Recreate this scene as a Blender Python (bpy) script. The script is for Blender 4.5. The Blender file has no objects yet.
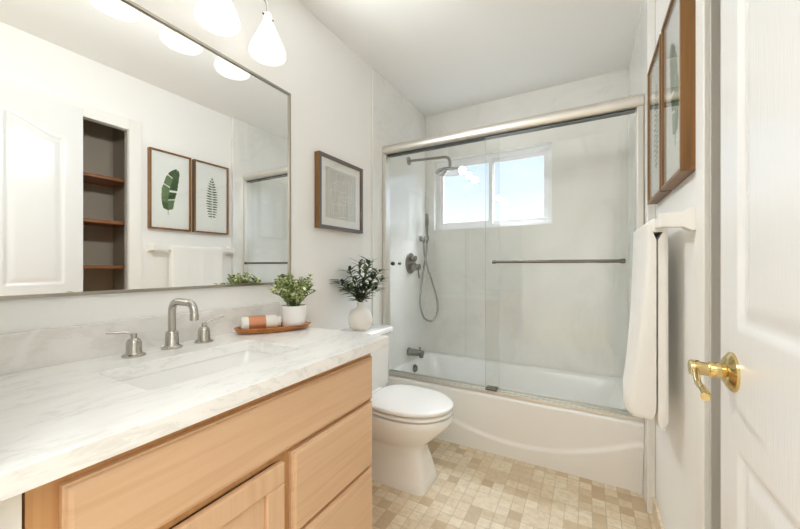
import bpy, bmesh, math, random
from mathutils import Vector, Matrix
rnd = random.Random(7)
PI = math.pi
SC = bpy.context.scene
COL = SC.collection

def lin(r, g=None, b=None):
    if g is None: r, g, b = r
    f = lambda c: (c/255/12.92 if c/255 <= .04045 else ((c/255+.055)/1.055)**2.4)
    return (f(r), f(g), f(b), 1)

# ------------------------------------------------------------------ camera
cam = bpy.data.cameras.new('camera'); camo = bpy.data.objects.new('camera', cam); COL.objects.link(camo)
camo.location = (1.267, 0.0, 1.139); camo.rotation_euler = (PI/2, 0, math.radians(29.07))
cam.sensor_width = 36; cam.lens = 336.4/800*36; cam.shift_y = 1.4/800; cam.clip_start = .02
SC.camera = camo

# ------------------------------------------------------------------ view, sky, area lights
SC.view_settings.view_transform = 'Standard'; SC.view_settings.look = 'None'
SC.view_settings.exposure = 0.78; SC.view_settings.gamma = 1; SC.view_settings.use_curve_mapping = False
SC.cycles.max_bounces = 14; SC.cycles.diffuse_bounces = 10; SC.cycles.glossy_bounces = 6
SC.cycles.transparent_max_bounces = 24; SC.cycles.sample_clamp_indirect = 6
wd = bpy.data.worlds.new('sky'); SC.world = wd; wd.use_nodes = True
nt = wd.node_tree; bg = nt.nodes['Background']
tc = nt.nodes.new('ShaderNodeTexCoord'); sp = nt.nodes.new('ShaderNodeSeparateXYZ'); rp = nt.nodes.new('ShaderNodeValToRGB')
nt.links.new(tc.outputs['Generated'], sp.inputs[0]); nt.links.new(sp.outputs['Z'], rp.inputs[0]); nt.links.new(rp.outputs[0], bg.inputs[0])
e = rp.color_ramp.elements
e[0].position = .06; e[0].color = (.88, .89, .9, 1); e[1].position = .75; e[1].color = (19, 20, 21.5, 1)
m_ = e.new(.19); m_.color = (.64, .73, .83, 1); m_ = e.new(.33); m_.color = (.43, .56, .75, 1)
bg.inputs[1].default_value = 1.0

def area(name, loc, rot, sx, sy, power, col=(1, 1, 1)):
    l = bpy.data.lights.new(name, 'AREA'); l.shape = 'RECTANGLE'; l.size = sx; l.size_y = sy; l.energy = power; l.color = col
    o = bpy.data.objects.new(name, l); COL.objects.link(o); o.location = loc; o.rotation_euler = rot
    return o
# added fill light in the unseen hall, reaching in through the open entry door; daylight comes from the sky through the window
area('hall_fill', (1.0, -.62, 2.44), (0, 0, 0), 2.4, .9, 26, (.93, .965, 1.0))

# ------------------------------------------------------------------ helpers
W, YB, H = 1.54, 2.73, 2.47
ZT_ = .38
YS = 1.885            # where the tub surround panels begin

def setp(o, label=None, cat=None, group=None, kind=None):
    for k, v in (('label', label), ('category', cat), ('group', group), ('kind', kind)):
        if v: o[k] = v
    return o
def thing(name, label, cat, loc, group=None):
    o = bpy.data.objects.new(name, None); COL.objects.link(o); o.location = loc; o.empty_display_size = .05
    return setp(o, label, cat, group)
def obj(name, bm, mats, parent=None, bevel=0, seg=2, smooth=40, sub=0, label=None):
    bmesh.ops.recalc_face_normals(bm, faces=bm.faces)
    me = bpy.data.meshes.new(name); bm.to_mesh(me); bm.free()
    for m in (mats if isinstance(mats, (list, tuple)) else [mats]): me.materials.append(m)
    if smooth:
        for p in me.polygons: p.use_smooth = True
        me.set_sharp_from_angle(angle=math.radians(smooth))
    o = bpy.data.objects.new(name, me); COL.objects.link(o)
    if parent:
        o.parent = parent
        w = Vector((0, 0, 0)); q = parent
        while q: w += q.location; q = q.parent
        o.location = -w
    if bevel:
        b = o.modifiers.new('bevel', 'BEVEL'); b.width = bevel; b.segments = seg; b.limit_method = 'ANGLE'; b.angle_limit = math.radians(35)
        b.harden_normals = True
    if sub:
        s = o.modifiers.new('sub', 'SUBSURF'); s.levels = sub; s.render_levels = sub
    if label: o['label'] = label
    return o
def B(): return bmesh.new()
def box(bm, x0, x1, y0, y1, z0, z1, mi=0):
    v = [bm.verts.new(p) for p in ((x0,y0,z0),(x1,y0,z0),(x1,y1,z0),(x0,y1,z0),(x0,y0,z1),(x1,y0,z1),(x1,y1,z1),(x0,y1,z1))]
    fs = []
    for q in ((0,3,2,1),(4,5,6,7),(0,1,5,4),(1,2,6,5),(2,3,7,6),(3,0,4,7)):
        f = bm.faces.new([v[i] for i in q]); f.material_index = mi; fs.append(f)
    return fs
def bx(*a): bm = B(); box(bm, *a); return bm
def loft(bm, rings, cap0=True, cap1=True, closed=True, mi=0):
    vs = [[bm.verts.new(p) for p in r] for r in rings]
    n = len(rings[0])
    for a, b in zip(vs, vs[1:]):
        for i in range(n if closed else n-1):
            j = (i+1) % n
            f = bm.faces.new((a[i], a[j], b[j], b[i])); f.material_index = mi
    if cap0: f = bm.faces.new(vs[0][::-1]); f.material_index = mi
    if cap1: f = bm.faces.new(vs[-1]); f.material_index = mi
    return vs
def lathe(bm, prof, c=(0,0,0), axis='z', n=32, mi=0, cap=True):
    """prof: list of (radius, height) turned about axis through c"""
    rings = []
    for r, h in prof:
        ring = []
        for i in range(n):
            a = 2*PI*i/n; u, v = r*math.cos(a), r*math.sin(a)
            p = {'z': (u, v, h), 'x': (h, u, v), 'y': (v, h, u)}[axis]
            ring.append((c[0]+p[0], c[1]+p[1], c[2]+p[2]))
        rings.append(ring)
    loft(bm, rings, cap and prof[0][0] > 1e-5, cap and prof[-1][0] > 1e-5, mi=mi)
def catmull(pts, k=8):
    pts = [Vector(p) for p in pts]; out = []
    P = [2*pts[0]-pts[1]] + pts + [2*pts[-1]-pts[-2]]
    for i in range(1, len(P)-2):
        a, b, c, d = P[i-1:i+3]
        for j in range(k):
            t = j/k
            out.append(.5*((2*b)+(c-a)*t+(2*a-5*b+4*c-d)*t*t+(3*b-a-3*c+d)*t**3))
    out.append(pts[-1]); return out
def tube(bm, pts, r, n=12, mi=0, smooth=0, sq=None):
    pts = catmull(pts, smooth) if smooth else [Vector(p) for p in pts]
    rr = r if callable(r) else (lambda t: r)
    rings = []; up = None
    for i, p in enumerate(pts):
        d = (pts[min(i+1, len(pts)-1)] - pts[max(i-1, 0)]).normalized()
        if up is None:
            up = d.orthogonal().normalized()
        else:
            up = (up - d*up.dot(d)).normalized()
        s = d.cross(up); R = rr(i/(len(pts)-1))
        rings.append([p + (up*math.cos(2*PI*k/n) + s*math.sin(2*PI*k/n))*R for k in range(n)])
    loft(bm, rings, mi=mi)
def fillet(pts, r, k=6):
    """round the corners of a polyline"""
    pts = [Vector(p) for p in pts]; out = [pts[0]]
    for a, b, c in zip(pts, pts[1:], pts[2:]):
        d1 = (a-b).normalized(); d2 = (c-b).normalized(); p, q = b+d1*r, b+d2*r
        for i in range(k+1):
            t = i/k; out.append((1-t)**2*p + 2*t*(1-t)*b + t*t*q)
    out.append(pts[-1]); return out

# ------------------------------------------------------------------ materials
def mat(name, col, rough=.5, metal=0, spec=.5, coat=0, bump=0, bscale=60, emit=0, ior=None):
    m = bpy.data.materials.new(name); m.use_nodes = True; t = m.node_tree; p = t.nodes['Principled BSDF']
    p.inputs['Base Color'].default_value = col; p.inputs['Roughness'].default_value = rough; p.inputs['Metallic'].default_value = metal
    p.inputs['Specular IOR Level'].default_value = spec; p.inputs['Coat Weight'].default_value = coat; p.inputs['Coat Roughness'].default_value = .05
    if ior: p.inputs['IOR'].default_value = ior
    if emit: p.inputs['Emission Color'].default_value = col; p.inputs['Emission Strength'].default_value = emit
    if bump:
        n = N(t, 'ShaderNodeTexNoise', Scale=bscale, Detail=3); co = N(t, 'ShaderNodeTexCoord')
        t.links.new(co.outputs['Object'], n.inputs['Vector'])
        b = N(t, 'ShaderNodeBump', Strength=bump, Distance=.002); t.links.new(n.outputs[0], b.inputs['Height']); t.links.new(b.outputs[0], p.inputs['Normal'])
    return m
def N(t, kind, **kw):
    n = t.nodes.new(kind)
    for k, v in kw.items(): n.inputs[k].default_value = v
    return n
def M(t, op, a, b=None, c=None):
    n = t.nodes.new('ShaderNodeMath'); n.operation = op
    for i, v in enumerate((a, b, c)):
        if v is None: continue
        if isinstance(v, (int, float)): n.inputs[i].default_value = v
        else: t.links.new(v, n.inputs[i])
    return n.outputs[0]
def ramp(t, src, stops):
    r = t.nodes.new('ShaderNodeValToRGB'); t.links.new(src, r.inputs[0]); el = r.color_ramp.elements
    el[0].position, el[0].color = stops[0]; el[1].position, el[1].color = stops[-1]
    for p, c in stops[1:-1]: x = el.new(p); x.color = c
    return r.outputs[0]
def coords(t, scale=(1, 1, 1), rot=(0, 0, 0)):
    co = N(t, 'ShaderNodeTexCoord'); mp = N(t, 'ShaderNodeMapping', Scale=scale, Rotation=rot); t.links.new(co.outputs['Object'], mp.inputs[0]); return mp.outputs[0]
def mix(t, f, a, b):
    n = t.nodes.new('ShaderNodeMix'); n.data_type = 'RGBA'
    for s, v in ((0, f), (6, a), (7, b)):
        if hasattr(v, 'is_linked'): t.links.new(v, n.inputs[s])
        else: n.inputs[s].default_value = v
    return n.outputs[2]

def stone(name, base, mid, vein, scale=(3, 6, 6), rot=(0, .5, .5), rough=.2, spec=.5, w=.06, ior=None, vs=.25):
    m = mat(name, base, rough, spec=spec, ior=ior); t = m.node_tree; p = t.nodes['Principled BSDF']
    v = coords(t, scale, rot)
    n1 = N(t, 'ShaderNodeTexNoise', Scale=1.0, Detail=6, Roughness=.6, Distortion=1.2); t.links.new(v, n1.inputs['Vector'])
    n2 = N(t, 'ShaderNodeTexNoise', Scale=.55, Detail=8, Roughness=.62, Distortion=2.2); t.links.new(v, n2.inputs['Vector'])
    c1 = ramp(t, n1.outputs[0], [(.35, base), (.72, mid)])
    ve = M(t, 'ABSOLUTE', M(t, 'SUBTRACT', n2.outputs[0], .5))
    f = M(t, 'MULTIPLY', M(t, 'SUBTRACT', 1.0, M(t, 'MINIMUM', M(t, 'DIVIDE', ve, w), 1.0)), M(t, 'MULTIPLY', M(t, 'GREATER_THAN', n1.outputs[0], .5), vs))
    t.links.new(mix(t, f, c1, vein), p.inputs['Base Color'])
    return m
def wood(name, a, b, c, axis='y', rough=.4, fine=1.0, coat=0):
    m = mat(name, a, rough, coat=coat); t = m.node_tree; p = t.nodes['Principled BSDF']
    s = {'y': (38, 1.6, 38), 'z': (38, 38, 1.6), 'x': (1.6, 38, 38)}[axis]
    v = coords(t, tuple(q*fine for q in s))
    n = N(t, 'ShaderNodeTexNoise', Scale=1, Detail=5, Roughness=.6, Distortion=.6); t.links.new(v, n.inputs['Vector'])
    v2 = coords(t, tuple(q*.22*fine for q in s)); n2 = N(t, 'ShaderNodeTexNoise', Scale=1, Detail=2); t.links.new(v2, n2.inputs['Vector'])
    c1 = ramp(t, n.outputs[0], [(.3, b), (.5, a), (.75, c)])
    t.links.new(mix(t, M(t, 'MULTIPLY', n2.outputs[0], .45), c1, b), p.inputs['Base Color'])
    bu = N(t, 'ShaderNodeBump', Strength=.06, Distance=.001); t.links.new(n.outputs[0], bu.inputs['Height']); t.links.new(bu.outputs[0], p.inputs['Normal'])
    return m
def glass_mat(name, tint, ior=1.5, rough=.0, veil=0):
    m = bpy.data.materials.new(name); m.use_nodes = True; t = m.node_tree; t.nodes.clear()
    out = N(t, 'ShaderNodeOutputMaterial'); tr = N(t, 'ShaderNodeBsdfTransparent', Color=tint)
    gl = N(t, 'ShaderNodeBsdfGlossy', Roughness=rough); fr = N(t, 'ShaderNodeFresnel', IOR=ior); mx = N(t, 'ShaderNodeMixShader')
    ge = N(t, 'ShaderNodeNewGeometry'); t.links.new(M(t, 'ADD', M(t, 'MULTIPLY', ge.outputs['Backfacing'], 1/ior-ior), ior), fr.inputs['IOR'])
    t.links.new(fr.outputs[0], mx.inputs[0]); t.links.new(gl.outputs[0], mx.inputs[2])
    if veil:
        df = N(t, 'ShaderNodeBsdfDiffuse', Color=(.9, .92, .9, 1)); m2 = N(t, 'ShaderNodeMixShader', Fac=veil)
        t.links.new(tr.outputs[0], m2.inputs[1]); t.links.new(df.outputs[0], m2.inputs[2]); t.links.new(m2.outputs[0], mx.inputs[1])
    else: t.links.new(tr.outputs[0], mx.inputs[1])
    t.links.new(mx.outputs[0], out.inputs[0]); return m

WALL = mat('wall_paint', lin(241, 240, 237), .55, bump=.15, bscale=220)
CEIL = mat('ceiling_paint', lin(236, 235, 232), .7, bump=.2, bscale=160)
TRIM = mat('white_trim_paint', lin(238, 236, 231), .35)
CLOSET = mat('taupe_closet_paint', lin(176, 166, 148), .7)
PORC = mat('white_porcelain', lin(243, 242, 239), .08, coat=.4)
SEATM = mat('white_seat_plastic', lin(240, 238, 234), .2)
TUBM = mat('white_tub_enamel', lin(244, 244, 243), .16, coat=.3)
NICKEL = mat('brushed_nickel', lin(190, 186, 179), .24, 1)
STEEL = mat('satin_aluminium', lin(228, 225, 219), .38, 1)
MFRAME = mat('champagne_metal_frame', lin(172, 166, 155), .35, 1)
DARKST = mat('dark_nickel', lin(122, 117, 108), .25, 1)
CHROME = mat('chrome', lin(160, 160, 160), .12, 1)
BRASS = mat('polished_brass', lin(216, 192, 136), .1, 1)
RUBBER = mat('dark_rubber', lin(50, 50, 48), .6)
MIRROR = mat('mirror_silvering', (.93, .935, .925, 1), .0, 1)
COUNTER = stone('white_quartzite', lin(247, 246, 244), lin(239, 238, 235), lin(172, 168, 160), (14, 5, 14), (0, 0, .35), .18, vs=.2, w=.045)
SPLASH = stone('grey_veined_quartzite', lin(239, 237, 233), lin(226, 223, 218), lin(198, 194, 186), (4, 3.4, 5), (.6, 0, .3), .25, w=.05)
SURR = stone('polished_surround_panel', lin(235, 234, 230), lin(225, 225, 220), lin(211, 210, 205), (2, 2, 1.6), (.5, .5, 0), .05, ior=2.0, w=.04)
SINKM = mat('white_sink_ceramic', lin(243, 242, 240), .15, coat=.3)
MAPLE = wood('honey_maple', lin(221, 185, 149), lin(211, 172, 134), lin(226, 192, 158), 'y', .38)
MAPLEV = wood('honey_maple_upright', lin(221, 185, 149), lin(211, 172, 134), lin(226, 192, 158), 'z', .38)
MAPLEX = wood('maple_carcass', lin(200, 152, 102), lin(178, 128, 80), lin(210, 164, 112), 'z', .45)
WALNUT = wood('walnut_frame_wood', lin(136, 96, 50), lin(100, 66, 32), lin(154, 112, 64), 'z', .4, 1.4)
SHELFW = wood('reddish_shelf_wood', lin(150, 98, 58), lin(118, 72, 40), lin(164, 112, 70), 'y', .45)
TRAYW = wood('acacia_tray_wood', lin(196, 124, 48), lin(120, 68, 26), lin(212, 146, 66), 'y', .3, .8, coat=.2)
PEWTER = mat('dark_pewter_frame_front', lin(112, 110, 112), .35, .4)
PAPER = mat('white_print_paper', lin(240, 240, 238), .8)
GREYPAPER = mat('grey_print_paper', lin(206, 203, 198), .8)
INK = mat('white_line_ink', lin(236, 235, 232), .8)
TOWEL = mat('white_terry_cloth', lin(243, 241, 236), .95, spec=.1, bump=1.0, bscale=420)
POTM = mat('white_matte_pot', lin(236, 234, 231), .6)
VASEM = mat('white_stoneware', lin(240, 236, 230), .7, bump=.3, bscale=140)
SOIL = mat('dark_soil', lin(60, 48, 36), .9)
LEAF = [mat('pale_leaf', lin(196, 206, 140), .5), mat('fresh_leaf', lin(140, 158, 82), .5), mat('grey_green_leaf', lin(92, 116, 62), .5), mat('cream_leaf', lin(232, 234, 196), .5)]
OLIVE = [mat('dark_olive_leaf', lin(58, 78, 48), .4), mat('olive_leaf', lin(96, 118, 68), .4), mat('blue_green_leaf', lin(84, 104, 92), .4), mat('brown_stem', lin(96, 90, 58), .6), mat('dark_berry', lin(36, 36, 48), .35)]
PRINTG = mat('printed_leaf_green', lin(58, 84, 44), .8); PRINTL = mat('printed_leaf_light', lin(104, 128, 82), .8)
WRAP = mat('white_wrapping_paper', lin(240, 236, 228), .5); COPPER = mat('copper_label', lin(205, 140, 104), .35, .35)
SHADE = mat('lit_opal_glass', (1, .98, .95, 1), .3, emit=.25)
GLASS = glass_mat('shower_glass', (.975, .985, .98, 1), 1.5, veil=.03)
GLASSE = mat('glass_cut_edge', lin(150, 168, 158), .2)
PICG = glass_mat('picture_glass', (.985, .99, .985, 1), 1.45)
WING = glass_mat('window_glass', (.97, .98, .99, 1), 1.45)
VINYL = mat('white_vinyl', lin(235, 236, 238), .4)

DOORP = mat('white_door_paint', lin(228, 228, 227), .2); t = DOORP.node_tree
n_ = N(t, 'ShaderNodeTexNoise', Scale=1.0, Detail=5, Roughness=.6); t.links.new(coords(t, (40, 230, 14)), n_.inputs['Vector'])
b_ = N(t, 'ShaderNodeBump', Strength=.35, Distance=.0012); t.links.new(n_.outputs[0], b_.inputs['Height']); t.links.new(b_.outputs[0], t.nodes['Principled BSDF'].inputs['Normal'])
# floor: small tumbled travertine squares, some merged into bigger ones
FLOOR = mat('tumbled_stone_mosaic', lin(214, 190, 150), .42); t = FLOOR.node_tree; p = t.nodes['Principled BSDF']
co = N(t, 'ShaderNodeTexCoord'); sx = N(t, 'ShaderNodeSeparateXYZ'); t.links.new(co.outputs['Object'], sx.inputs[0])
TS = .056
def cell(k):
    u = M(t, 'DIVIDE', sx.outputs[0], TS*k); v = M(t, 'DIVIDE', sx.outputs[1], TS*k)
    cb = t.nodes.new('ShaderNodeCombineXYZ'); t.links.new(M(t, 'FLOOR', u), cb.inputs[0]); t.links.new(M(t, 'FLOOR', v), cb.inputs[1]); cb.inputs[2].default_value = k*3.7
    wn = t.nodes.new('ShaderNodeTexWhiteNoise'); t.links.new(cb.outputs[0], wn.inputs['Vector'])
    du = M(t, 'ABSOLUTE', M(t, 'SUBTRACT', M(t, 'FRACT', u), .5)); dv = M(t, 'ABSOLUTE', M(t, 'SUBTRACT', M(t, 'FRACT', v), .5))
    return wn.outputs['Value'], M(t, 'MULTIPLY', M(t, 'SUBTRACT', .5, M(t, 'MAXIMUM', du, dv)), TS*k)
r1, d1 = cell(1); r2, d2 = cell(2); big = M(t, 'GREATER_THAN', r2, .88)
def lerp(f, a, b): return M(t, 'ADD', a, M(t, 'MULTIPLY', f, M(t, 'SUBTRACT', b, a)))
rr = lerp(big, r1, M(t, 'FRACT', M(t, 'MULTIPLY', r2, 37.3))); dd = lerp(big, d1, d2)
tile = ramp(t, rr, [(0, lin(198, 174, 140)), (.1, lin(212, 192, 160)), (.3, lin(228, 212, 184)), (.8, lin(236, 224, 201)), (1, lin(222, 205, 175))])
nz = N(t, 'ShaderNodeTexNoise', Scale=34, Detail=6, Roughness=.65); t.links.new(co.outputs['Object'], nz.inputs['Vector'])
tile = mix(t, M(t, 'MULTIPLY', ramp(t, nz.outputs[0], [(.45, (0, 0, 0, 1)), (.7, (1, 1, 1, 1))]), .5), tile, lin(192, 166, 130))
gap = M(t, 'LESS_THAN', dd, .0018)
t.links.new(mix(t, M(t, 'MULTIPLY', gap, .75), tile, lin(196, 178, 148)), p.inputs['Base Color'])
bu = N(t, 'ShaderNodeBump', Strength=.35, Distance=.002); t.links.new(M(t, 'MINIMUM', M(t, 'ADD', M(t, 'MULTIPLY', dd, 300), M(t, 'MULTIPLY', nz.outputs[0], .5)), 1.4), bu.inputs['Height']); t.links.new(bu.outputs[0], p.inputs['Normal'])

# ------------------------------------------------------------------ the room
def struct(name, bm, m, label=None, cat=None, parent=None, bevel=0, **k):
    o = obj(name, bm, m, parent, bevel, **k)
    if not parent: setp(o, label, cat, None, 'structure')
    return o
struct('floor', bx(-.5, 2.4, -2.7, 2.9, -.08, 0), FLOOR, 'beige tumbled stone mosaic tile floor', 'floor', smooth=0)
struct('ceiling', bx(-.5, 2.4, -2.7, 2.9, H, H+.08), CEIL, 'flat white painted ceiling over the bathroom', 'ceiling', smooth=0)
struct('wall_left', bx(-.1, 0, -.05, YB+.15, 0, H), WALL, 'off white wall behind the mirror and vanity', 'wall', smooth=0)
bm = B()
CY0, CY1, CZ = .46, 1.13, 2.085
box(bm, W, W+.04, -.05, CY0, 0, H); box(bm, W, W+.04, CY1, YB+.15, 0, H); box(bm, W, W+.04, CY0, CY1, CZ, H)
struct('wall_right', bm, WALL, 'off white wall holding the towel bar and leaf prints', 'wall', smooth=0)
bm = B()
WX0, WX1, WZ0, WZ1 = .09, 1.04, 1.452, 2.06
box(bm, 0, WX0, YB, YB+.15, 0, H); box(bm, WX1, W, YB, YB+.15, 0, H); box(bm, WX0, WX1, YB, YB+.15, 0, WZ0); box(bm, WX0, WX1, YB, YB+.15, WZ1, H)
struct('wall_back', bm, SURR, 'pale stone panelled wall with the window above the tub', 'wall', smooth=0)
bm = B()
box(bm, 0, .62, -.05, .1, 0, H); box(bm, 1.5, W, -.05, .1, 0, H); box(bm, .62, 1.5, -.05, .1, 2.14, H)
struct('wall_front', bm, WALL, 'off white entry wall around the open doorway', 'wall', smooth=0)
bm = B()
CX, CS0, CS1 = 1.93, .40, 1.19
box(bm, CX, CX+.05, CS0-.05, CS1+.05, 0, 2.4); box(bm, W+.04, CX, CS1, CS1+.05, 0, 2.4); box(bm, W+.04, CX, CS0-.05, CS0, 0, 2.4); box(bm, W+.04, CX, CS0, CS1, 2.35, 2.4)
struct('wall_closet', bm, CLOSET, 'taupe painted inside of the linen closet', 'wall', smooth=0)
bm = B()
box(bm, -.5, 2.4, -2.7, -2.6, 0, H); box(bm, -.5, -.4, -2.6, -.05, 0, H); box(bm, 2.3, 2.4, -2.6, -.05, 0, H); box(bm, -.4, -.1, -.05, .05, 0, H); box(bm, W+.04, 2.3, -.05, .05, 0, H)
struct('wall_hall', bm, WALL, 'off white hallway walls added to shut sky light out of doorway', 'wall', smooth=0)  # unseen hall enclosure, added to stop the sky shining in behind the camera
# alcove surround panels, standing proud of both side walls
struct('trim_1', bx(0, .012, YS, YB, .0, H), SURR, 'polished stone panel on the left wall beside the shower head', 'wall panel', bevel=.002)
struct('trim_2', bx(W-.03, W, YS+.02, YB, 0, H), SURR, 'polished stone panel on the right wall of the tub alcove', 'wall panel', bevel=.004)
# closet casing
bm = B()
for (y0, y1) in ((CY1, CY1+.076), (CY0-.07, CY0)):
    box(bm, W-.012, W, y0, y1, 0, CZ+.076); 
box(bm, W-.012, W, CY0, CY1, CZ, CZ+.076)
struct('trim_3', bm, TRIM, 'white painted casing around the linen closet opening', 'door casing', bevel=.003)
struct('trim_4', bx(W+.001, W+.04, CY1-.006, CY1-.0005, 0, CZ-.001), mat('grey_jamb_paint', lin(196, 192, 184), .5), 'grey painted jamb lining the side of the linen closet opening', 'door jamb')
struct('trim_5', bx(.3785, .3815, YB-.0012, YB, ZT_+.01, WZ0), mat('grey_sealant', lin(190, 190, 186), .6), 'thin grey vertical joint in the stone panel below the window', 'panel joint')
struct('baseboard_right', bx(W-.012, W, CY1+.078, YS+.02, 0, .085), FLOOR, 'beige stone tile baseboard under the towel bar', 'baseboard', bevel=.002)

# window
wn = struct('window_1', (lambda b: b)(B()), VINYL, 'white sliding window above the tub', 'window')
bm = B(); yw = YB+.06
def ring(bm, x0, x1, z0, z1, w, y0, y1):
    box(bm, x0, x1, y0, y1, z1-w, z1); box(bm, x0, x1, y0, y1, z0, z0+w); box(bm, x0, x0+w, y0, y1, z0+w, z1-w); box(bm, x1-w, x1, y0, y1, z0+w, z1-w)
obj('frame', (ring(bm, WX0, WX1, WZ0, WZ1, .035, yw, yw+.06), bm)[1], VINYL, wn, .003)
bm = B(); ring(bm, .125, .585, WZ0+.035, WZ1-.035, .03, yw+.004, yw+.03); sa = obj('sash', bm, VINYL, wn, .003)
obj('pane', bx(.155, .555, yw+.014, yw+.018, WZ0+.065, WZ1-.065), WING, sa)
bm = B(); ring(bm, .56, 1.005, WZ0+.035, WZ1-.035, .03, yw+.031, yw+.056); sa = obj('sash', bm, VINYL, wn, .003)
obj('pane', bx(.59, .975, yw+.04, yw+.044, WZ0+.065, WZ1-.065), WING, sa)

# ------------------------------------------------------------------ entry door, swung open against the right wall
DX, DY0, DY1, DZ = 1.494, .114, .874, 2.12
dr = bpy.data.objects.new('door_1', None); COL.objects.link(dr); dr.location = (DX+.015, DY0, 0)
setp(dr, 'white moulded panel entry door standing open at right', 'door', None, 'structure')
def eyebrow(y):                                   # arch rising to the centre of the door
    q = min(abs(y-(DY0+DY1)/2)/.30, 1); return 1.99 - .085*(.5-.5*math.cos(PI*min(1, max(0, (q-.12)/.8))))
def sstep(a, b, q): q = max(0, min(1, (q-a)/(b-a))); return q*q*(3-2*q)
PAN = [(.545, .79, 1.03, eyebrow), (.198, .443, 1.03, eyebrow), (.545, .79, .22, lambda y: .82), (.198, .443, .22, lambda y: .82)]
def depth(y, z):
    for y0, y1, z0, zt in PAN:
        s = min(y-y0, y1-y, z-z0, zt(y)-z)
        if s > 0:
            if s < .014: return .006*sstep(0, .014, s)
            if s < .046: return .006 - .005*sstep(.014, .046, s)
            return .001
    return 0
bm = B(); ny, nz = 152, 300
g = [[bm.verts.new((DX+depth(DY0+(DY1-DY0)*i/ny, .012+(DZ-.012)*j/nz), DY0+(DY1-DY0)*i/ny, .012+(DZ-.012)*j/nz)) for j in range(nz+1)] for i in range(ny+1)]
for i in range(ny):
    for j in range(nz): bm.faces.new((g[i][j], g[i+1][j], g[i+1][j+1], g[i][j+1]))
bk = [bm.verts.new(q) for q in ((DX+.03, DY0, .012), (DX+.03, DY1, .012), (DX+.03, DY1, DZ), (DX+.03, DY0, DZ))]
bm.faces.new(bk)
bm.faces.new([g[i][0] for i in range(ny+1)]+[bk[1], bk[0]]); bm.faces.new([g[i][nz] for i in range(ny+1)]+[bk[2], bk[3]])
bm.faces.new([g[0][j] for j in range(nz+1)]+[bk[3], bk[0]]); bm.faces.new([g[ny][j] for j in range(nz+1)]+[bk[2], bk[1]])
obj('door_leaf', bm, DOORP, dr, smooth=30)
ky, kz = .812, .95
bm = B(); lathe(bm, [(.0, -.014), (.018, -.014), (.026, -.010), (.0345, -.004), (.035, 0)], (DX, ky, kz), 'x', 40)
hd = obj('handle', bm, BRASS, dr)
bm = B(); lathe(bm, [(.0, -.060), (.013, -.060), (.0145, -.057), (.0145, -.047), (.012, -.044), (.0115, -.034), (.014, -.031), (.0145, -.02), (.012, -.012), (.012, -.01)], (DX, ky, kz), 'x', 32)
obj('spindle', bm, BRASS, hd)
bm = B(); tube(bm, [(DX-.052, ky+.004, kz), (DX-.054, ky-.016, kz-.002), (DX-.06, ky-.055, kz-.012), (DX-.061, ky-.085, kz-.012), (DX-.06, ky-.105, kz-.018), (DX-.064, ky-.113, kz-.018)], lambda q: .0062-.0012*math.sin(PI*min(1, q*1.1)), 12, smooth=6)
obj('lever', bm, BRASS, hd)

# ------------------------------------------------------------------ linen closet shelves
for i, z in enumerate((1.742, 1.435, 1.12)):
    o = obj('closet_shelf', bx(1.66, CX, CS0, CS1, z, z+.022), SHELFW, None, .002)
    setp(o, ['topmost reddish wood shelf seen inside the linen closet in the mirror', 'middle reddish wood shelf in the linen closet, between two others', 'lowest visible reddish wood shelf in the linen closet, just above the mirror edge'][i], 'shelf', 'linen closet shelves')

# ------------------------------------------------------------------ bathtub
tb = thing('bathtub', 'white alcove bathtub with a bowed moulded apron', 'bathtub', (.76, 2.36, 0))
X0, X1, YF, YR = .013, 1.509, 1.985, 2.728; ZT = .38
bm = B()
def sstep(a, b, q): q = max(0, min(1, (q-a)/(b-a))); return q*q*(3-2*q)
def apron(x, z):
    zc = .10 + .5*(x-.9)**2
    zc = min(zc, .27)
    return YF + .006 + .078*(1-z/ZT) - .011*sstep(-.012, .02, zc-z)
nx, nzz = 90, 70
gr = []
for i in range(nx+1):
    x = X0+(X1-X0)*i/nx; row = []
    for j in range(nzz+1):
        z = (ZT-.02)*j/nzz; row.append(bm.verts.new((x, apron(x, z), z)))
    for a in range(1, 7):
        an = a/6*PI/2; y0 = YF+.006+.078*.02/ZT
        row.append(bm.verts.new((x, y0+.02-.02*math.cos(an), ZT-.02+.02*math.sin(an))))
    gr.append(row)
for i in range(nx):
    for j in range(len(gr[0])-1): bm.faces.new((gr[i][j], gr[i+1][j], gr[i+1][j+1], gr[i][j+1]))
obj('apron', bm, TUBM, tb, smooth=50)
def rrect(x0, x1, y0, y1, r, z, n=8):
    out = []
    for cx, cy, a0 in ((x1-r, y1-r, 0), (x0+r, y1-r, PI/2), (x0+r, y0+r, PI), (x1-r, y0+r, 1.5*PI)):
        for k in range(n+1):
            a = a0+PI/2*k/n; out.append((cx+r*math.cos(a), cy+r*math.sin(a), z))
    return out
bm = B()
loft(bm, [rrect(X0, X1, YF+.022, YR, .004, ZT), rrect(.05, 1.45, 2.085, 2.672, .1, ZT), rrect(.058, 1.44, 2.095, 2.662, .1, ZT-.012),
          rrect(.08, 1.37, 2.115, 2.645, .12, .22), rrect(.13, 1.28, 2.135, 2.63, .14, .1), rrect(.24, 1.2, 2.18, 2.58, .14, .06)], False, True)
obj('basin', bm, TUBM, tb, smooth=60)
bm = B(); lathe(bm, [(0, .02), (.02, .02), (.029, .012), (.032, 0)], (.064, 2.4, .322), 'x', 28); obj('overflow_cover', bm, DARKST, tb)
bm = B(); lathe(bm, [(.035, 0), (.033, .004), (0, .005)], (.34, 2.4, .06), 'z', 24); obj('drain', bm, NICKEL, tb)

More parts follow.
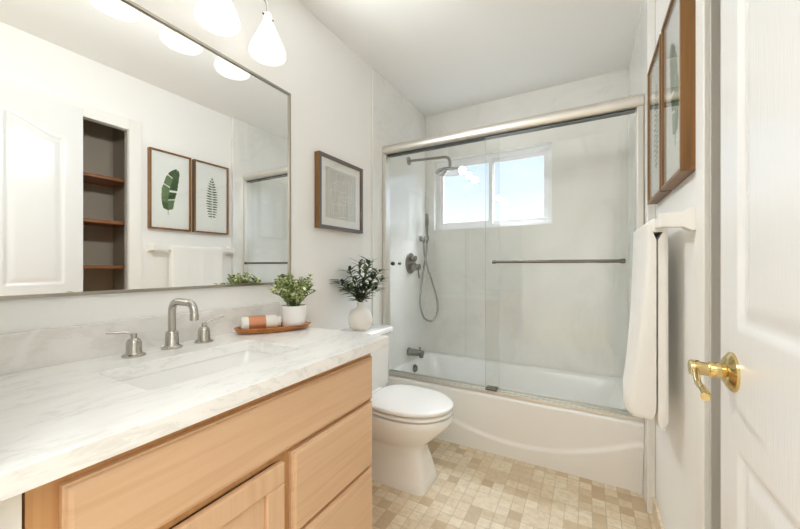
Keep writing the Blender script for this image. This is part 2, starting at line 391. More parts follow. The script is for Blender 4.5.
# ------------------------------------------------------------------ sliding shower doors
se = thing('shower_enclosure', 'framed sliding glass shower doors standing on the tub rim', 'shower door', (.76, 2.034, ZT))
D = 2.034; XL, XR = .014, 1.508
prof = []
for a in range(0, 13):
    an = -PI/2 + PI*a/12
    prof.append((D-.012-.022*math.cos(an), 1.951+.032*math.sin(an)))
prof += [(D+.035, 1.983), (D+.035, 1.919)]
bm = B(); loft(bm, [[(XL, y, z) for y, z in prof], [(XR, y, z) for y, z in prof]]); obj('header_rail', bm, STEEL, se)
obj('header_channel', bx(XL+.03, XR-.03, D-.016, D+.03, 1.911, 1.919), RUBBER, se)
bm = B(); box(bm, XL, XR, D-.035, D+.035, ZT, ZT+.01); box(bm, XL, XR, D-.035, D-.03, ZT+.01, ZT+.018); box(bm, XL, XR, D-.004, D+.004, ZT+.01, ZT+.018); box(bm, XL, XR, D+.03, D+.035, ZT+.01, ZT+.024)
obj('bottom_track', bm, STEEL, se, .001)
for x0, x1 in ((XL, XL+.026), (XR-.026, XR)):
    obj('wall_jamb', bx(x0, x1, D-.032, D+.032, ZT+.012, 1.919), STEEL, se, .003)
def pane(x0, x1, y):
    bm = B()
    fs = box(bm, x0, x1, y-.003, y+.003, ZT+.02, 1.91)
    for f in (fs[0], fs[1], fs[3], fs[5]): f.material_index = 1
    return obj('glass_panel', bm, [GLASS, GLASSE], se, smooth=0)
pin = pane(.03, .807, D+.016); pout = pane(.733, 1.486, D-.014)
bm = B(); tube(bm, [(.80, 1.965, 1.163), (1.417, 1.965, 1.163)], .0085, 16)
for x in (.805, 1.412): tube(bm, [(x, D-.017, 1.163), (x, 1.957, 1.163)], .008, 12)
for x in (.797, 1.42): lathe(bm, [(0, -.012), (.011, -.01), (.012, 0), (.011, .01), (0, .012)], (x, 1.965, 1.163), 'x', 16)
obj('towel_rail', bm, DARKST, pout)
bm = B()
lathe(bm, [(.012, .0), (.015, -.008), (.012, -.02), (0, -.022)], (.078, D+.012, 1.155), 'y', 20); lathe(bm, [(.008, 0), (.01, .02), (0, .026)], (.115, D+.02, 1.155), 'y', 16)
obj('pull_knob', bm, RUBBER, pin, label='dark round pull knob')
obj('guide_block', bx(.735, .80, D-.03, D+.03, ZT+.018, ZT+.03), DARKST, se, .002)

# ------------------------------------------------------------------ shower fittings on the left alcove wall
PX = .012
sh = thing('rain_shower', 'round rain shower on a bent arm high on the left alcove wall', 'shower', (PX, 2.4, 1.98))
bm = B(); lathe(bm, [(.034, 0), (.033, .006), (.02, .012), (.012, .014)], (PX, 2.4, 1.982), 'x', 28); obj('flange', bm, DARKST, sh)
bm = B(); tube(bm, fillet([(PX, 2.4, 1.982), (.364, 2.4, 1.965), (.364, 2.4, 1.868)], .05), .0105, 14); obj('arm', bm, DARKST, sh)
bm = B(); lathe(bm, [(0, .03), (.012, .03), (.016, .012), (.03, .008), (.105, .004), (.112, -.001), (.112, -.007), (.108, -.01), (0, -.01)], (.364, 2.4, 1.852), 'z', 40); obj('rain_disc', bm, CHROME, sh)
sv = thing('shower_valve', 'round nickel shower valve plate with lever below the shower arm', 'shower valve', (PX, 2.43, 1.16))
bm = B(); lathe(bm, [(.086, 0), (.085, .006), (.078, .01), (0, .011)], (PX, 2.43, 1.16), 'x', 48); obj('escutcheon', bm, DARKST, sv)
bm = B(); lathe(bm, [(.022, .01), (.022, .05), (.019, .054), (0, .054)], (PX, 2.43, 1.2), 'x', 28); obj('diverter_knob', bm, DARKST, sv)
bm = B(); lathe(bm, [(.03, .01), (.03, .05), (.026, .062), (.026, .08), (.022, .085), (0, .085)], (PX, 2.43, 1.13), 'x', 32); obj('control_knob', bm, DARKST, sv)
bm = B(); tube(bm, [(PX+.07, 2.43, 1.11), (PX+.075, 2.43, 1.07), (PX+.08, 2.43, 1.04)], .0055, 10); obj('lever', bm, DARKST, sv)
ts = thing('tub_spout', 'dark nickel tub spout on the wall above the tub rim', 'tub spout', (PX, 2.4, .445))
bm = B(); lathe(bm, [(.034, 0), (.034, .01), (.03, .014), (.029, .03), (.026, .08), (.023, .115), (.02, .13), (0, .133)], (PX, 2.4, .45), 'x', 32)
tube(bm, [(PX+.11, 2.4, .45), (PX+.113, 2.4, .415)], .017, 16); obj('spout_body', bm, DARKST, ts)
bm = B(); lathe(bm, [(.004, .02), (.004, .035), (.008, .037), (.008, .045), (0, .047)], (PX+.1, 2.4, .45), 'z', 12); obj('diverter_pull', bm, DARKST, ts)
hs = thing('hand_shower', 'hand shower wand in a wall bracket with a looping steel hose', 'hand shower', (PX, 2.635, 1.37))
bm = B(); lathe(bm, [(.026, 0), (.026, .008), (.014, .012), (.013, .05), (0, .05)], (PX, 2.62, 1.372), 'x', 24); lathe(bm, [(.019, -.02), (.02, .02), (0, .02)], (PX+.06, 2.62, 1.372), 'z', 20); lathe(bm, [(.012, -.03), (.012, .0)], (PX+.03, 2.62, 1.36), 'z', 14)
obj('bracket', bm, CHROME, hs)
bm = B(); lathe(bm, [(.0, -.04), (.009, -.04), (.011, 0), (.012, .1), (.016, .12), (.017, .205), (.014, .212), (0, .213)], (PX+.06, 2.62, 1.372), 'z', 20); obj('wand', bm, DARKST, hs)
bm = B()
tube(bm, [(PX+.06, 2.62, 1.335), (.066, 2.622, 1.25), (.05, 2.6, 1.1), (.045, 2.56, .94), (.05, 2.54, .81), (.07, 2.56, .71), (.11, 2.62, .67), (.15, 2.64, .72), (.16, 2.645, .82), (.12, 2.64, .98), (.07, 2.64, 1.12), (.045, 2.63, 1.24), (.042, 2.62, 1.335)], .0085, 10, smooth=10)
obj('hose', bm, CHROME, hs)

# ------------------------------------------------------------------ toilet
TY = 1.58
to = thing('toilet', 'white two-piece toilet with closed lid between vanity and tub', 'toilet', (.4, TY, 0))
def egg(xb, xf, hw, z, sq=2.0, yo=0, n=40, xm=None):
    xm = xb+(xf-xb)*.45 if xm is None else xm; out = []
    for i in range(n):
        a = 2*PI*i/n; c, s = math.cos(a), math.sin(a)
        ex = 2/sq if c >= 0 else 2/3.2
        r = (xf-xm) if c >= 0 else (xm-xb)
        out.append((xm+r*math.copysign(abs(c)**ex, c), TY+yo+hw*math.copysign(abs(s)**(2/sq if c >= 0 else 2/2.6), s), z))
    return out
bm = B()
loft(bm, [egg(.13, .564, .108, 0, 8, .02), egg(.13, .567, .109, .012, 8, .02), egg(.14, .56, .104, .05, 7, .018), egg(.16, .54, .092, .14, 5, .012), egg(.165, .53, .09, .2, 3.4, .006), egg(.17, .56, .122, .24, 2.4),
          egg(.175, .625, .163, .295, 2.1), egg(.18, .67, .182, .345, 2.0), egg(.18, .685, .188, .375, 2.0), egg(.18, .68, .185, .388, 2.0)])
obj('bowl', bm, PORC, to, smooth=60)
def slab(name, xb, xf, hw, z0, z1, m, r=.008, sq=2.05):
    bm = B()
    loft(bm, [egg(xb+r*.6, xf-r*.6, hw-r*.6, z0, sq), egg(xb, xf, hw, z0+r*.5, sq), egg(xb, xf, hw, z1-r, sq), egg(xb+r*.4, xf-r*.4, hw-r*.4, z1-r*.35, sq), egg(xb+r*1.6, xf-r*1.6, hw-r*1.6, z1, sq)])
    return obj(name, bm, m, to, smooth=60)
slab('seat', .235, .680, .184, .396, .412, SEATM); slab('lid', .232, .682, .186, .420, .440, SEATM)
bm = B(); box(bm, .175, .235, TY-.1, TY+.1, .388, .425); obj('hinge_block', bm, SEATM, to, .008)
def rr2(x0, x1, y0, y1, r, z): return rrect(x0, x1, y0, y1, r, z, 6)
bm = B(); loft(bm, [rr2(.022, .185, TY-.19, TY+.19, .03, .385), rr2(.012, .2, TY-.215, TY+.215, .035, .43), rr2(.008, .208, TY-.222, TY+.222, .035, .728)]); obj('tank', bm, PORC, to, smooth=50)
bm = B(); loft(bm, [rr2(.006, .212, TY-.226, TY+.226, .03, .73), rr2(.004, .222, TY-.234, TY+.234, .03, .738), rr2(.004, .222, TY-.234, TY+.234, .03, .758), rr2(.012, .214, TY-.226, TY+.226, .03, .766)]); obj('tank_lid', bm, PORC, to, smooth=50)
bm = B(); lathe(bm, [(.014, 0), (.014, .012), (.008, .014), (.008, .022)], (.207, TY-.15, .67), 'x', 18); tube(bm, [(.228, TY-.15, .67), (.23, TY-.11, .664), (.23, TY-.07, .66)], .006, 10); obj('flush_lever', bm, CHROME, to)

# ------------------------------------------------------------------ vanity
FX = .565
va = thing('vanity_cabinet', 'honey maple bathroom vanity cabinet under the stone countertop', 'cabinet', (.3, .6, 0))
V0, V1, CT = .16, 1.038, .8355
bm = B(); box(bm, .003, FX-.02, V0, V0+.018, .1, CT-.001); box(bm, .003, FX-.02, V1-.018, V1, .1, CT-.001); box(bm, .003, FX-.02, V0+.018, V1-.018, .1, .118); box(bm, .003, .01, V0+.018, V1-.018, .118, CT-.001)
obj('carcass', bm, MAPLEX, va, .0005)
bm = B()
for a in ((V0, V1, .80, CT-.001), (V0, V1, .1, .13), (V0, V0+.05, .13, .80), (V1-.03, V1, .13, .80), (.605, .66, .13, .80), (V0+.05, .605, .635, .66), (.66, V1-.03, .635, .66), (.66, V1-.03, .40, .42)): box(bm, FX-.02, FX, *a)
obj('face_frame', bm, MAPLEX, va)
obj('toe_kick', bx(.01, FX-.07, V0, V1, 0, .1), MAPLEX, va)
obj('filler_panel', bx(.5, FX, .102, V0-.003, 0, CT-.001), TRIM, va, .001, label='white filler panel')
def front(name, y0, y1, z0, z1, m):
    bm = B(); box(bm, FX, FX+.012, y0, y1, z0, z1)
    r = lambda x, d: [(x, y0+d, z0+d), (x, y1-d, z0+d), (x, y1-d, z1-d), (x, y0+d, z1-d)]
    loft(bm, [r(FX+.012, .004), r(FX+.016, .006), r(FX+.019, .012)], False, True)
    return obj(name, bm, m, va, .0012, smooth=25)
front('false_drawer_front', .195, 1.030, .655, .808, MAPLE)
front('drawer_front', .645, 1.030, .415, .642, MAPLE); front('drawer_front', .645, 1.030, .125, .404, MAPLE)
y0, y1, z0, z1 = .195, .617, .125, .633
bm = B(); w = .055
for a in ((y0, y1, z1-w, z1), (y0, y1, z0, z0+w), (y0, y0+w, z0+w, z1-w), (y1-w, y1, z0+w, z1-w)): box(bm, FX, FX+.019, *a)
cd = obj('cabinet_door', bm, MAPLEV, va, .004)
bm = B(); r = lambda x, d: [(x, y0+w+d, z0+w+d), (x, y1-w-d, z0+w+d), (x, y1-w-d, z1-w-d), (x, y0+w+d, z1-w-d)]
loft(bm, [r(FX+.001, -.0), r(FX+.008, .001), r(FX+.016, .04)], True, True); obj('raised_panel', bm, MAPLEV, cd, smooth=25)

ct = thing('countertop', 'white veined stone countertop with a backsplash along the wall', 'countertop', (.3, .6, CT))
SX0, SX1, SY0, SY1 = .197, .456, .368, .797; TX, TY0, TY1, TZ = .61, .101, 1.095, .8724
bm = B()
# slab with the sink cut-out
outer = [(.002, TY0), (TX, TY0), (TX, TY1), (.002, TY1)]
inner = [q[:2] for q in rrect(SX0, SX1, SY0, SY1, .018, 0, 6)]
def holed(z):
    vo = [bm.verts.new((x, y, z)) for x, y in outer]; vi = [bm.verts.new((x, y, z)) for x, y in inner]; return vo, vi
to_, ti = holed(TZ); bo_, bi = holed(CT)
n = len(inner)
def capring(vo, vi):
    es = [bm.edges.new((vo[i], vo[(i+1) % 4])) for i in range(4)] + [bm.edges.new((vi[i], vi[(i+1) % n])) for i in range(n)]
    bmesh.ops.triangle_fill(bm, edges=es, use_beauty=True, use_dissolve=False)
capring(to_, ti); capring(bo_, bi)
for i in range(4): bm.faces.new((to_[i], to_[(i+1) % 4], bo_[(i+1) % 4], bo_[i]))
for i in range(n): bm.faces.new((ti[i], ti[(i+1) % n], bi[(i+1) % n], bi[i]))
obj('slab', bm, COUNTER, ct, .002, smooth=30)
obj('backsplash', bx(.002, .021, TY0, TY1, TZ, .971), SPLASH, ct, .0015)

sk = thing('sink', 'white rectangular undermount sink set in the countertop', 'sink', (.33, .58, .7))
bm = B(); e = .004
loft(bm, [rrect(SX0-.03, SX1+.03, SY0-.03, SY1+.03, .03, CT-.0005), rrect(SX0-e, SX1+e, SY0-e, SY1+e, .02, CT-.0005), rrect(SX0+.002, SX1-.002, SY0+.006, SY1-.006, .03, .80),
          rrect(SX0+.012, SX1-.012, SY0+.03, SY1-.06, .04, .745), rrect(SX0+.035, SX1-.035, SY0+.07, SY1-.11, .05, .728)], False, True)
obj('basin', bm, SINKM, sk, smooth=55)
bm = B(); lathe(bm, [(.024, 0), (.022, .004), (.016, .003), (0, .002)], (.31, .57, .7285), 'z', 28); obj('drain', bm, NICKEL, sk)

fa = thing('faucet', 'brushed nickel widespread faucet with two lever handles behind sink', 'faucet', (.09, .596, TZ))
fx, fy = .087, .596
bm = B(); tube(bm, fillet([(fx, fy, TZ+.03), (fx, fy, TZ+.152), (fx+.126, fy, TZ+.152), (fx+.126, fy, TZ+.108)], .038, 8), .0112, 18)
sp_ = obj('spout', bm, NICKEL, fa)
bm = B(); lathe(bm, [(.030, 0), (.030, .004), (.022, .008), (.020, .012), (.018, .05), (.015, .055), (.011, .056)], (fx, fy, TZ), 'z', 32); obj('spout_base', bm, NICKEL, sp_)
bm = B(); lathe(bm, [(.0125, 0), (.0125, .018), (.011, .02)], (fx+.126, fy, TZ+.1), 'z', 20); obj('aerator', bm, NICKEL, sp_)
for hx, hy, tip in ((.094, .488, (.066, .432, .012)), (.09, .699, (.114, .758, .022))):
    bm = B(); lathe(bm, [(.029, 0), (.029, .004), (.021, .008), (.0195, .012), (.019, .04), (.015, .05), (.008, .054), (.0075, .066), (0, .068)], (hx, hy, TZ), 'z', 32); h = obj('handle', bm, NICKEL, fa)
    bm = B(); z = TZ+.063; tube(bm, [(hx, hy, z-.004), (hx+(tip[0]-hx)*.2, hy+(tip[1]-hy)*.2, z+.008), (hx+(tip[0]-hx)*.6, hy+(tip[1]-hy)*.6, z+.004+tip[2]*.5), (tip[0], tip[1], z+tip[2])], lambda q: .0046-.0012*q, 12, smooth=6); obj('lever', bm, NICKEL, h)

# ------------------------------------------------------------------ mirror and vanity light
mi = thing('wall_mirror', 'large silver framed wall mirror above the vanity backsplash', 'mirror', (0, .65, 1.057))
MY0, MY1, MZ0, MZ1, fw = .125, 1.169, 1.055, 1.974, .010
bm = B()
for a in ((MY0, MY1, MZ1-fw, MZ1), (MY0, MY1, MZ0, MZ0+fw), (MY0, MY0+fw, MZ0+fw, MZ1-fw), (MY1-fw, MY1, MZ0+fw, MZ1-fw)): box(bm, .001, .013, *a)
obj('frame', bm, MFRAME, mi, .001)
obj('mirror_glass', bx(.001, .006, MY0+fw-.002, MY1-fw+.002, MZ0+fw-.002, MZ1-fw+.002), MIRROR, mi, smooth=0)

vl = thing('vanity_light', 'three shade vanity light glowing on the wall above the mirror', 'wall lamp', (0, .731, 2.24))
bm = B(); lathe(bm, [(.06, .001), (.06, .02), (.05, .026), (.0, .027)], (0, .731, 2.335), 'x', 36); obj('wall_canopy', bm, NICKEL, vl)
bm = B(); tube(bm, [(.062, .48, 2.335), (.062, .95, 2.335)], .009, 14); tube(bm, [(.025, .731, 2.335), (.06, .731, 2.335)], .009, 12); obj('cross_rod', bm, NICKEL, vl)
LAMPS = (.517, .731, .945)
for y in LAMPS:
    bm = B(); tube(bm, [(.062, y-.03, 2.33), (.07, y-.028, 2.285), (.098, y-.018, 2.25), (.117, y-.004, 2.215), (.12, y, 2.17)], .004, 10, smooth=8); ar = obj('arm', bm, NICKEL, vl)
    bm = B(); lathe(bm, [(.0, .172), (.016, .172), (.0175, .146), (.023, .136), (.043, .09), (.064, .043), (.0725, .02), (.0735, .008), (.070, 0), (.066, .002), (.068, .012), (.058, .04), (.018, .13), (0, .135)], (.12, y, 2.0), 'z', 36); obj('shade', bm, SHADE, vl, smooth=60)
    for q in (1, -1):
        bm = B(); lathe(bm, [(0, .0), (.0035, .001*q), (.0035, .008*q), (0, .009*q)], (.12, y+.018*q, 2.162), 'y', 8); obj('thumb_screw', bm, DARKST, vl)
    l = bpy.data.lights.new('room_fill_spot', 'SPOT'); l.energy = 7.2; l.color = (.95, .98, 1); l.spot_size = math.radians(179); l.spot_blend = .8; l.shadow_soft_size = .035  # spot added in front of each shade to fill the room, not a bulb inside
    lo = bpy.data.objects.new('room_fill_spot', l); COL.objects.link(lo); lo.parent = vl; lo.location = (.205, y-.731, 2.07-2.24); lo.rotation_euler = Vector((.92, .30, .18)).to_track_quat('-Z', 'Y').to_euler()

# ------------------------------------------------------------------ framed pictures
def picture(name, label, side, y0, y1, z0, z1, dep, fw, fmat, sidemat=None, group=None, pm=PAPER, inset=0):
    """side +1: hangs on the left wall facing +x, -1: hangs on the right wall facing -x"""
    X = (lambda d: d) if side > 0 else (lambda d: W-d)
    t_ = thing(name, label, 'picture', (X(0), (y0+y1)/2, z0), group)
    def pb(d0, d1, a0, a1, b0, b1): bm = B(); box(bm, min(X(d0), X(d1)), max(X(d0), X(d1)), a0, a1, b0, b1); return bm
    bm = B()
    for a in ((y0, y1, z1-fw, z1), (y0, y1, z0, z0+fw), (y0, y0+fw, z0+fw, z1-fw), (y1-fw, y1, z0+fw, z1-fw)):
        fs = box(bm, min(X(.001), X(dep)), max(X(.001), X(dep)), *a)
        if sidemat: fs[3 if side > 0 else 5].material_index = 1
    obj('frame', bm, [sidemat or fmat, fmat], t_, .001)
    obj('backing', pb(.002, dep-.014, y0+fw, y1-fw, z0+fw, z1-fw), PAPER, t_)
    if inset: obj('print_sheet', pb(dep-.0138, dep-.012, y0+fw+inset, y1-fw-inset, z0+fw+inset, z1-fw-inset), pm, t_)
    obj('glazing', pb(dep-.006, dep-.004, y0+fw, y1-fw, z0+fw, z1-fw), PICG, t_, smooth=0)
    return t_, X(dep-.0115)
# line art on the left wall
pt, px = picture('framed_print', 'square dark framed print of white interlocking lines on left wall', 1, 1.342, 1.737, 1.343, 1.747, .036, .018, PEWTER, WALNUT, None, GREYPAPER, .045)
bm = B()
def loop(a0, a1, b0, b1, r=.012):
    q = [(px, p_[0], p_[1]) for p_ in [(u, v) for u, v, _ in rrect(a0, a1, b0, b1, r, 0, 4)]]; q.append(q[0]); tube(bm, q, .0014, 6)
yc, zc = 1.54, 1.545
for a in ((-.09, -.03, -.11, .06), (-.045, .035, .02, .125), (-.06, .06, -.05, .075), (.01, .09, -.03, .09), (-.02, .055, -.125, -.01), (-.1, -.015, -.06, .02), (.035, .1, -.1, .0), (-.075, .015, -.13, -.06), (-.11, .11, -.14, .135)):
    loop(yc+a[0], yc+a[1], zc+a[2], zc+a[3])
obj('line_drawing', bm, INK, pt)
# the two leaf prints on the right wall
ZP0, ZP1 = 1.413, 2.0
def flatpoly(bm, x, pts, mi=0):
    a = [bm.verts.new((x, y, z)) for y, z in pts]; b = [bm.verts.new((x+.0006, y, z)) for y, z in pts]
    f1 = bm.faces.new(a); f2 = bm.faces.new(b[::-1]); f1.material_index = f2.material_index = mi
    for i in range(len(pts)):
        j = (i+1) % len(pts); f = bm.faces.new((a[i], b[i], b[j], a[j])); f.material_index = mi
pt, px = picture('framed_print', 'walnut framed print of a broad torn leaf beside the closet casing', -1, 1.245, 1.537, ZP0, ZP1, .037, .012, WALNUT, None, 'walnut framed leaf prints', PAPER, .022)
bm = B(); 
mid = catmull([(px, 1.372, 1.56), (px, 1.372, 1.65), (px, 1.385, 1.73), (px, 1.405, 1.81), (px, 1.435, 1.87)], 10); nn = len(mid)
tube(bm, [(px, 1.372, 1.525)]+mid, .0016, 6, mi=1)
def hwid(q): return .046*math.sin(PI*min(1, .12+q*.88))**.55 + .006
for sgn in (-1, 1):
    segs = [(0, .16), (.17, .36), (.37, .5), (.53, .74), (.75, .9), (.9, 1)] if sgn < 0 else [(0, .22), (.24, .42), (.45, .63), (.64, .83), (.84, 1)]
    for a, b in segs:
        pts = []
        ks = [a+(b-a)*i/5 for i in range(6)]
        P = lambda q: mid[min(nn-1, int(q*(nn-1)))]
        for q in ks: pts.append((P(q).y, P(q).z))
        for q in ks[::-1]:
            d = (P(min(1, q+.05))-P(max(0, q-.05))).normalized(); nrm = Vector((0, d.z, -d.y))*sgn
            e_ = P(q)+nrm*hwid(q)*(.95+.1*rnd.random()) + d*.012
            pts.append((e_.y, e_.z))
        flatpoly(bm, px-.0008, pts, 0 if rnd.random() < .7 else 1)
obj('leaf_print', bm, [PRINTG, PRINTL], pt, smooth=0, label='dark green torn leaf')
pt, px = picture('framed_print', 'walnut framed print of a slender fern frond nearer the shower', -1, 1.561, 1.857, ZP0, ZP1, .037, .012, WALNUT, None, 'walnut framed leaf prints', PAPER, .022)
bm = B(); cy = 1.712
tube(bm, [(px, cy-.004, 1.535), (px, cy-.002, 1.65), (px, cy, 1.75), (px, cy+.004, 1.885)], .0013, 6, mi=1)
for k in range(16):
    q = k/15; z = 1.555+.31*q; L = .05*math.sin(PI*(.16+.84*q)*.98)**.7+.004
    for s in (-1, 1):
        b0 = (cy, z); tipp = (cy+s*L, z-.006+.022*q); nw = .0056
        flatpoly(bm, px-.0008, [b0, (cy+s*L*.35, z+nw*.9+.004*q), (cy+s*L*.75, z+nw*.5+.008*q), tipp, (cy+s*L*.7, z-nw*.9+.006*q), (cy+s*L*.3, z-nw)], 0 if (k+s) % 3 else 1)
obj('leaf_print', bm, [PRINTG, PRINTL], pt, smooth=0, label='green fern frond')

# ------------------------------------------------------------------ towel bar and towel
tbz, tbx = 1.274, 1.467
tw = thing('towel_bar', 'white towel bar on the right wall beneath the leaf prints', 'towel bar', (W, 1.57, 1.27))
obj('bar', bx(tbx-.009, tbx+.009, 1.25, 1.885, tbz-.016, tbz+.016), TRIM, tw, .004)
for y in (1.262, 1.868):
    bm = B(); loft(bm, [[(W-.001, y+a*.026, tbz+b*.034) for a, b in ((-1, -1), (1, -1), (1, 1), (-1, 1))], [(W-.012, y+a*.026, tbz+b*.034) for a, b in ((-1, -1), (1, -1), (1, 1), (-1, 1))], [(W-.03, y+a*.017, tbz+b*.022) for a, b in ((-1, -1), (1, -1), (1, 1), (-1, 1))], [(tbx-.012, y+a*.016, tbz+b*.021) for a, b in ((-1, -1), (1, -1), (1, 1), (-1, 1))]])
    obj('wall_post', bm, TRIM, tw, .004)
tl = B(); rings = []; ny = 36; Y0, Y1 = 1.362, 1.766
def tsec(y):
    q = (y-Y0)/(Y1-Y0); near = 1-q
    e_ = min(y-Y0, Y1-y); ro = .016; rd = (1-math.sqrt(max(0, 1-(1-min(1, e_/ro))**2)))     # rounded side edges
    fl = .02+.045*near**.7
    zb, zk = .632+.012*rd, .606+.01*rd
    out = []
    wv = .004*math.sin(q*17+1)+.003*math.sin(q*41)
    K = 24
    xo = lambda s: 1.441-.004*(1-s)-fl*(1-s)**1.7+wv*(1-s)*1.3 + rd*(.006+(.018+fl*.5)*(1-s))
    xi = lambda s: 1.4545+.010*sstep(1, .965, s)
    xb = lambda s: 1.497+.004*(1-s)-wv*.4*(1-s) - rd*.012
    xk = lambda s: 1.4825-.013*sstep(1, .965, s)
    for i in range(K+1):                       # front layer, outer face, going up
        s = i/K; out.append((xo(s)+(.02 if i == 0 else .005 if i == 1 else 0), y, zb+(1.272-zb)*s - (.012 if i == 1 else 0)))
    for a in range(1, 8):
        an = PI - PI*a/8; out.append((1.469+.029*math.cos(an), y, 1.272+(.024-.004*rd)*math.sin(an)))
    for i in range(K+1):
        s = 1-i/K; out.append((xb(s)-(.008 if s == 0 else 0), y, zk+(1.272-zk)*s))
    for i in range(K+1):
        s = i/K; out.append((xk(s)+(.004 if s == 0 else 0), y, zk+(1.25-zk)*s))
    for i in range(K+1):
        s = 1-i/K; out.append((xi(s)-(.008 if s == 0 else 0), y, zb+(1.25-zb)*s))
    return out
ys_ = [Y0+q for q in (0, .001, .003, .006, .010, .016)]+[Y0+.016+(Y1-Y0-.032)*i/ny for i in range(1, ny)]+[Y1-q for q in (.016, .010, .006, .003, .001, 0)]
for y in ys_: rings.append(tsec(y))
loft(tl, rings)
o = obj('bath_towel', tl, TOWEL, None, smooth=60); setp(o, 'white cotton bath towel folded over the bar on the right wall', 'towel')

# ------------------------------------------------------------------ things on the counter and tank
ang = math.atan2(.145, .25)                    # tray direction, mostly along the wall
ux = Vector((math.sin(ang), math.cos(ang), 0)); uy = Vector((math.cos(ang), -math.sin(ang), 0)); tc_ = Vector((.142, .958, TZ))
def T(a, b, z): return tc_+ux*a+uy*b+Vector((0, 0, z))
def oval(a, b, z, n=40, sq=2.4):
    return [T(a*math.copysign(abs(math.cos(2*PI*i/n))**(2/sq), math.cos(2*PI*i/n)), b*math.copysign(abs(math.sin(2*PI*i/n))**(2/sq), math.sin(2*PI*i/n)), z) for i in range(n)]
bm = B(); loft(bm, [oval(.115, .042, .0005), oval(.135, .053, .004), oval(.15, .063, .022), oval(.147, .06, .0235), oval(.136, .05, .012), oval(.128, .046, .0095)])
o = obj('wooden_tray', bm, TRAYW, None, smooth=50); setp(o, 'long oval reddish wooden tray on the countertop beside the sink', 'tray')
rl = thing('wrapped_soap_roll', 'white paper wrapped soap roll with copper band lying in the wooden tray', 'soap', T(-.05, 0, .01))
bm = B()
def rring(s, r, jit=0): r *= 1.16; return [T(s, r*math.cos(2*PI*i/28)*(1+jit*math.sin(5*i)), .0385+r*.94*math.sin(2*PI*i/28)) for i in range(28)]
loft(bm, [rring(-.125, .012), rring(-.124, .019, .08), rring(-.118, .0245, .03), rring(-.1, .0255), rring(-.005, .0255), rring(.006, .0245, .03), rring(.016, .017, .1), rring(.024, .02, .12), rring(.026, .008)])
obj('paper_wrap', bm, WRAP, rl, smooth=50)
bm = B(); loft(bm, [rring(-.098, .0256), rring(-.0975, .0262), rring(-.0355, .0262), rring(-.035, .0256)], False, False); obj('copper_band', bm, COPPER, rl, label='copper coloured paper band')

def leaf(bm, p, d, up, L, w, mi, curl=.15):
    d = d.normalized(); s = d.cross(up)
    if s.length < 1e-3: s = d.orthogonal()
    s.normalize(); nrm = s.cross(d)
    rows = [(0, .08), (.3, .8), (.6, 1), (.85, .6), (1, .04)]
    prev = None
    for q, k in rows:
        c = p+d*L*q - nrm*curl*L*q*q
        cur = (bm.verts.new(c-s*w*k+nrm*w*.25*k), bm.verts.new(c), bm.verts.new(c+s*w*k+nrm*w*.25*k))
        if prev:
            for a in (0, 1): f = bm.faces.new((prev[a], prev[a+1], cur[a+1], cur[a])); f.material_index = mi
        prev = cur
pc = T(.080, .0, 0); pp = thing('potted_plant', 'pale green bushy plant in a white pot on the wooden tray', 'plant', (pc.x, pc.y, TZ+.011))
bm = B(); lathe(bm, [(.042, 0), (.045, .002), (.0485, .03), (.0505, .088), (.0505, .09), (.047, .09), (.045, .08), (.0, .08)], (pc.x, pc.y, TZ+.0105), 'z', 40); obj('pot', bm, POTM, pp, smooth=60)
bm = B(); lathe(bm, [(.0455, 0), (.03, .006), (0, .008)], (pc.x, pc.y, TZ+.087), 'z', 24); obj('soil', bm, SOIL, pp)
bs = B(); bl = B(); base = Vector((pc.x, pc.y, TZ+.09))
for k in range(60):
    a = rnd.random()*2*PI; el = math.radians(32+56*rnd.random()); L = .085+.045*rnd.random()
    d = Vector((math.cos(a)*math.cos(el), math.sin(a)*math.cos(el), math.sin(el)))
    b0 = base+Vector((math.cos(a), math.sin(a), 0))*.025*rnd.random(); tip = b0+d*L*(1.0 if el > .7 else .92)+Vector((0, 0, .012))
    if tip.x < .035: tip.x = .035+.02*rnd.random()
    pts = catmull([b0, b0.lerp(tip, .5)+Vector((0, 0, .012)), tip], 4); tube(bs, pts, .0011, 5)
    for i in range(2, len(pts)):
        for s in range(3):
            aa = rnd.random()*2*PI; dd_ = (Vector((math.cos(aa), math.sin(aa), .25+.5*rnd.random()))+d*.5)
            leaf(bl, pts[i], dd_, Vector((0, 0, 1)), .013+.008*rnd.random(), .0052+.002*rnd.random(), rnd.choice((0, 0, 0, 1, 1, 2, 3, 3)))
obj('stems', bs, LEAF[2], pp); obj('foliage', bl, LEAF, pp, smooth=0)

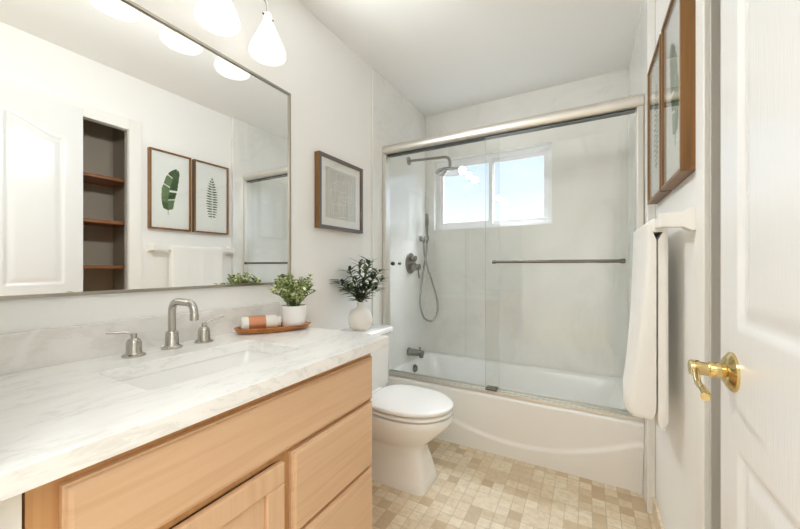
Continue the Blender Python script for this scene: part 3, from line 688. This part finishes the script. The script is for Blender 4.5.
vx, vy, vz = .114, 1.60, .7665
o = B(); lathe(o, [(.035, 0), (.042, .001), (.060, .02), (.0695, .05), (.071, .066), (.066, .092), (.052, .114), (.034, .127), (.022, .134), (.019, .144), (.0205, .16), (.022, .163), (.018, .163), (.016, .15), (.017, .138), (0, .13)], (vx, vy, vz), 'z', 48)
o = obj('bud_vase', o, VASEM, None, smooth=60); setp(o, 'round white stoneware vase standing on the toilet tank lid', 'vase')
ob = thing('olive_branches', 'dark green leafy branches standing in the round white vase', 'branches', (vx, vy, vz+.15))
bs = B(); bl = B(); top = Vector((vx, vy, vz+.145))
right = Vector((.874, .486, 0)); fwd = Vector((-.486, .874, 0))      # rough spread of the bouquet
for (sr, sz, sf) in ((-.148, .125, .01), (-.09, .145, -.05), (-.06, .2, .03), (-.005, .245, .0), (.03, .2, -.05), (.045, .255, .02), (.07, .17, .04), (.115, .15, .0), (.10, .20, -.02), (-.03, .15, .06), (.02, .14, -.07), (-.11, .09, .02), (.085, .10, -.05), (-.04, .1, -.07), (.05, .11, .06)):
    tip = top+right*sr*1.12+fwd*sf+Vector((0, 0, sz*.98))
    if tip.x < .025: tip.x = .025
    pts = catmull([top+Vector((0, 0, -.06)), top, top.lerp(tip, .5)+Vector((0, 0, .02)), tip], 6); tube(bs, pts, .0019, 6)
    dirn = (tip-pts[-6]).normalized()
    for i in range(8, len(pts)):
        if i % 2 and i < len(pts)-2: continue
        for s in range(3):
            aa = rnd.random()*2*PI; out_ = Vector((math.cos(aa), math.sin(aa), .2*rnd.random()))
            dl = dirn*.55+out_*.8
            p0 = pts[i]; 
            if p0.x+dl.x*.04 < .01: dl.x = abs(dl.x)
            leaf(bl, p0, dl, Vector((0, 0, 1)), 0.054+.026*rnd.random(), .0080+.002*rnd.random(), rnd.choice((0, 0, 1, 1, 1, 2)), .25)
    if rnd.random() < .65:
        bb = B(); lathe(bb, [(0, -.007), (.005, -.005), (.0068, 0), (.005, .006), (0, .008)], tuple(tip+Vector((0, 0, .005))), 'z', 10); obj('berry', bb, OLIVE[4], ob)
obj('stems', bs, OLIVE[3], ob); obj('leaves', bl, OLIVE[:3], ob, smooth=0)
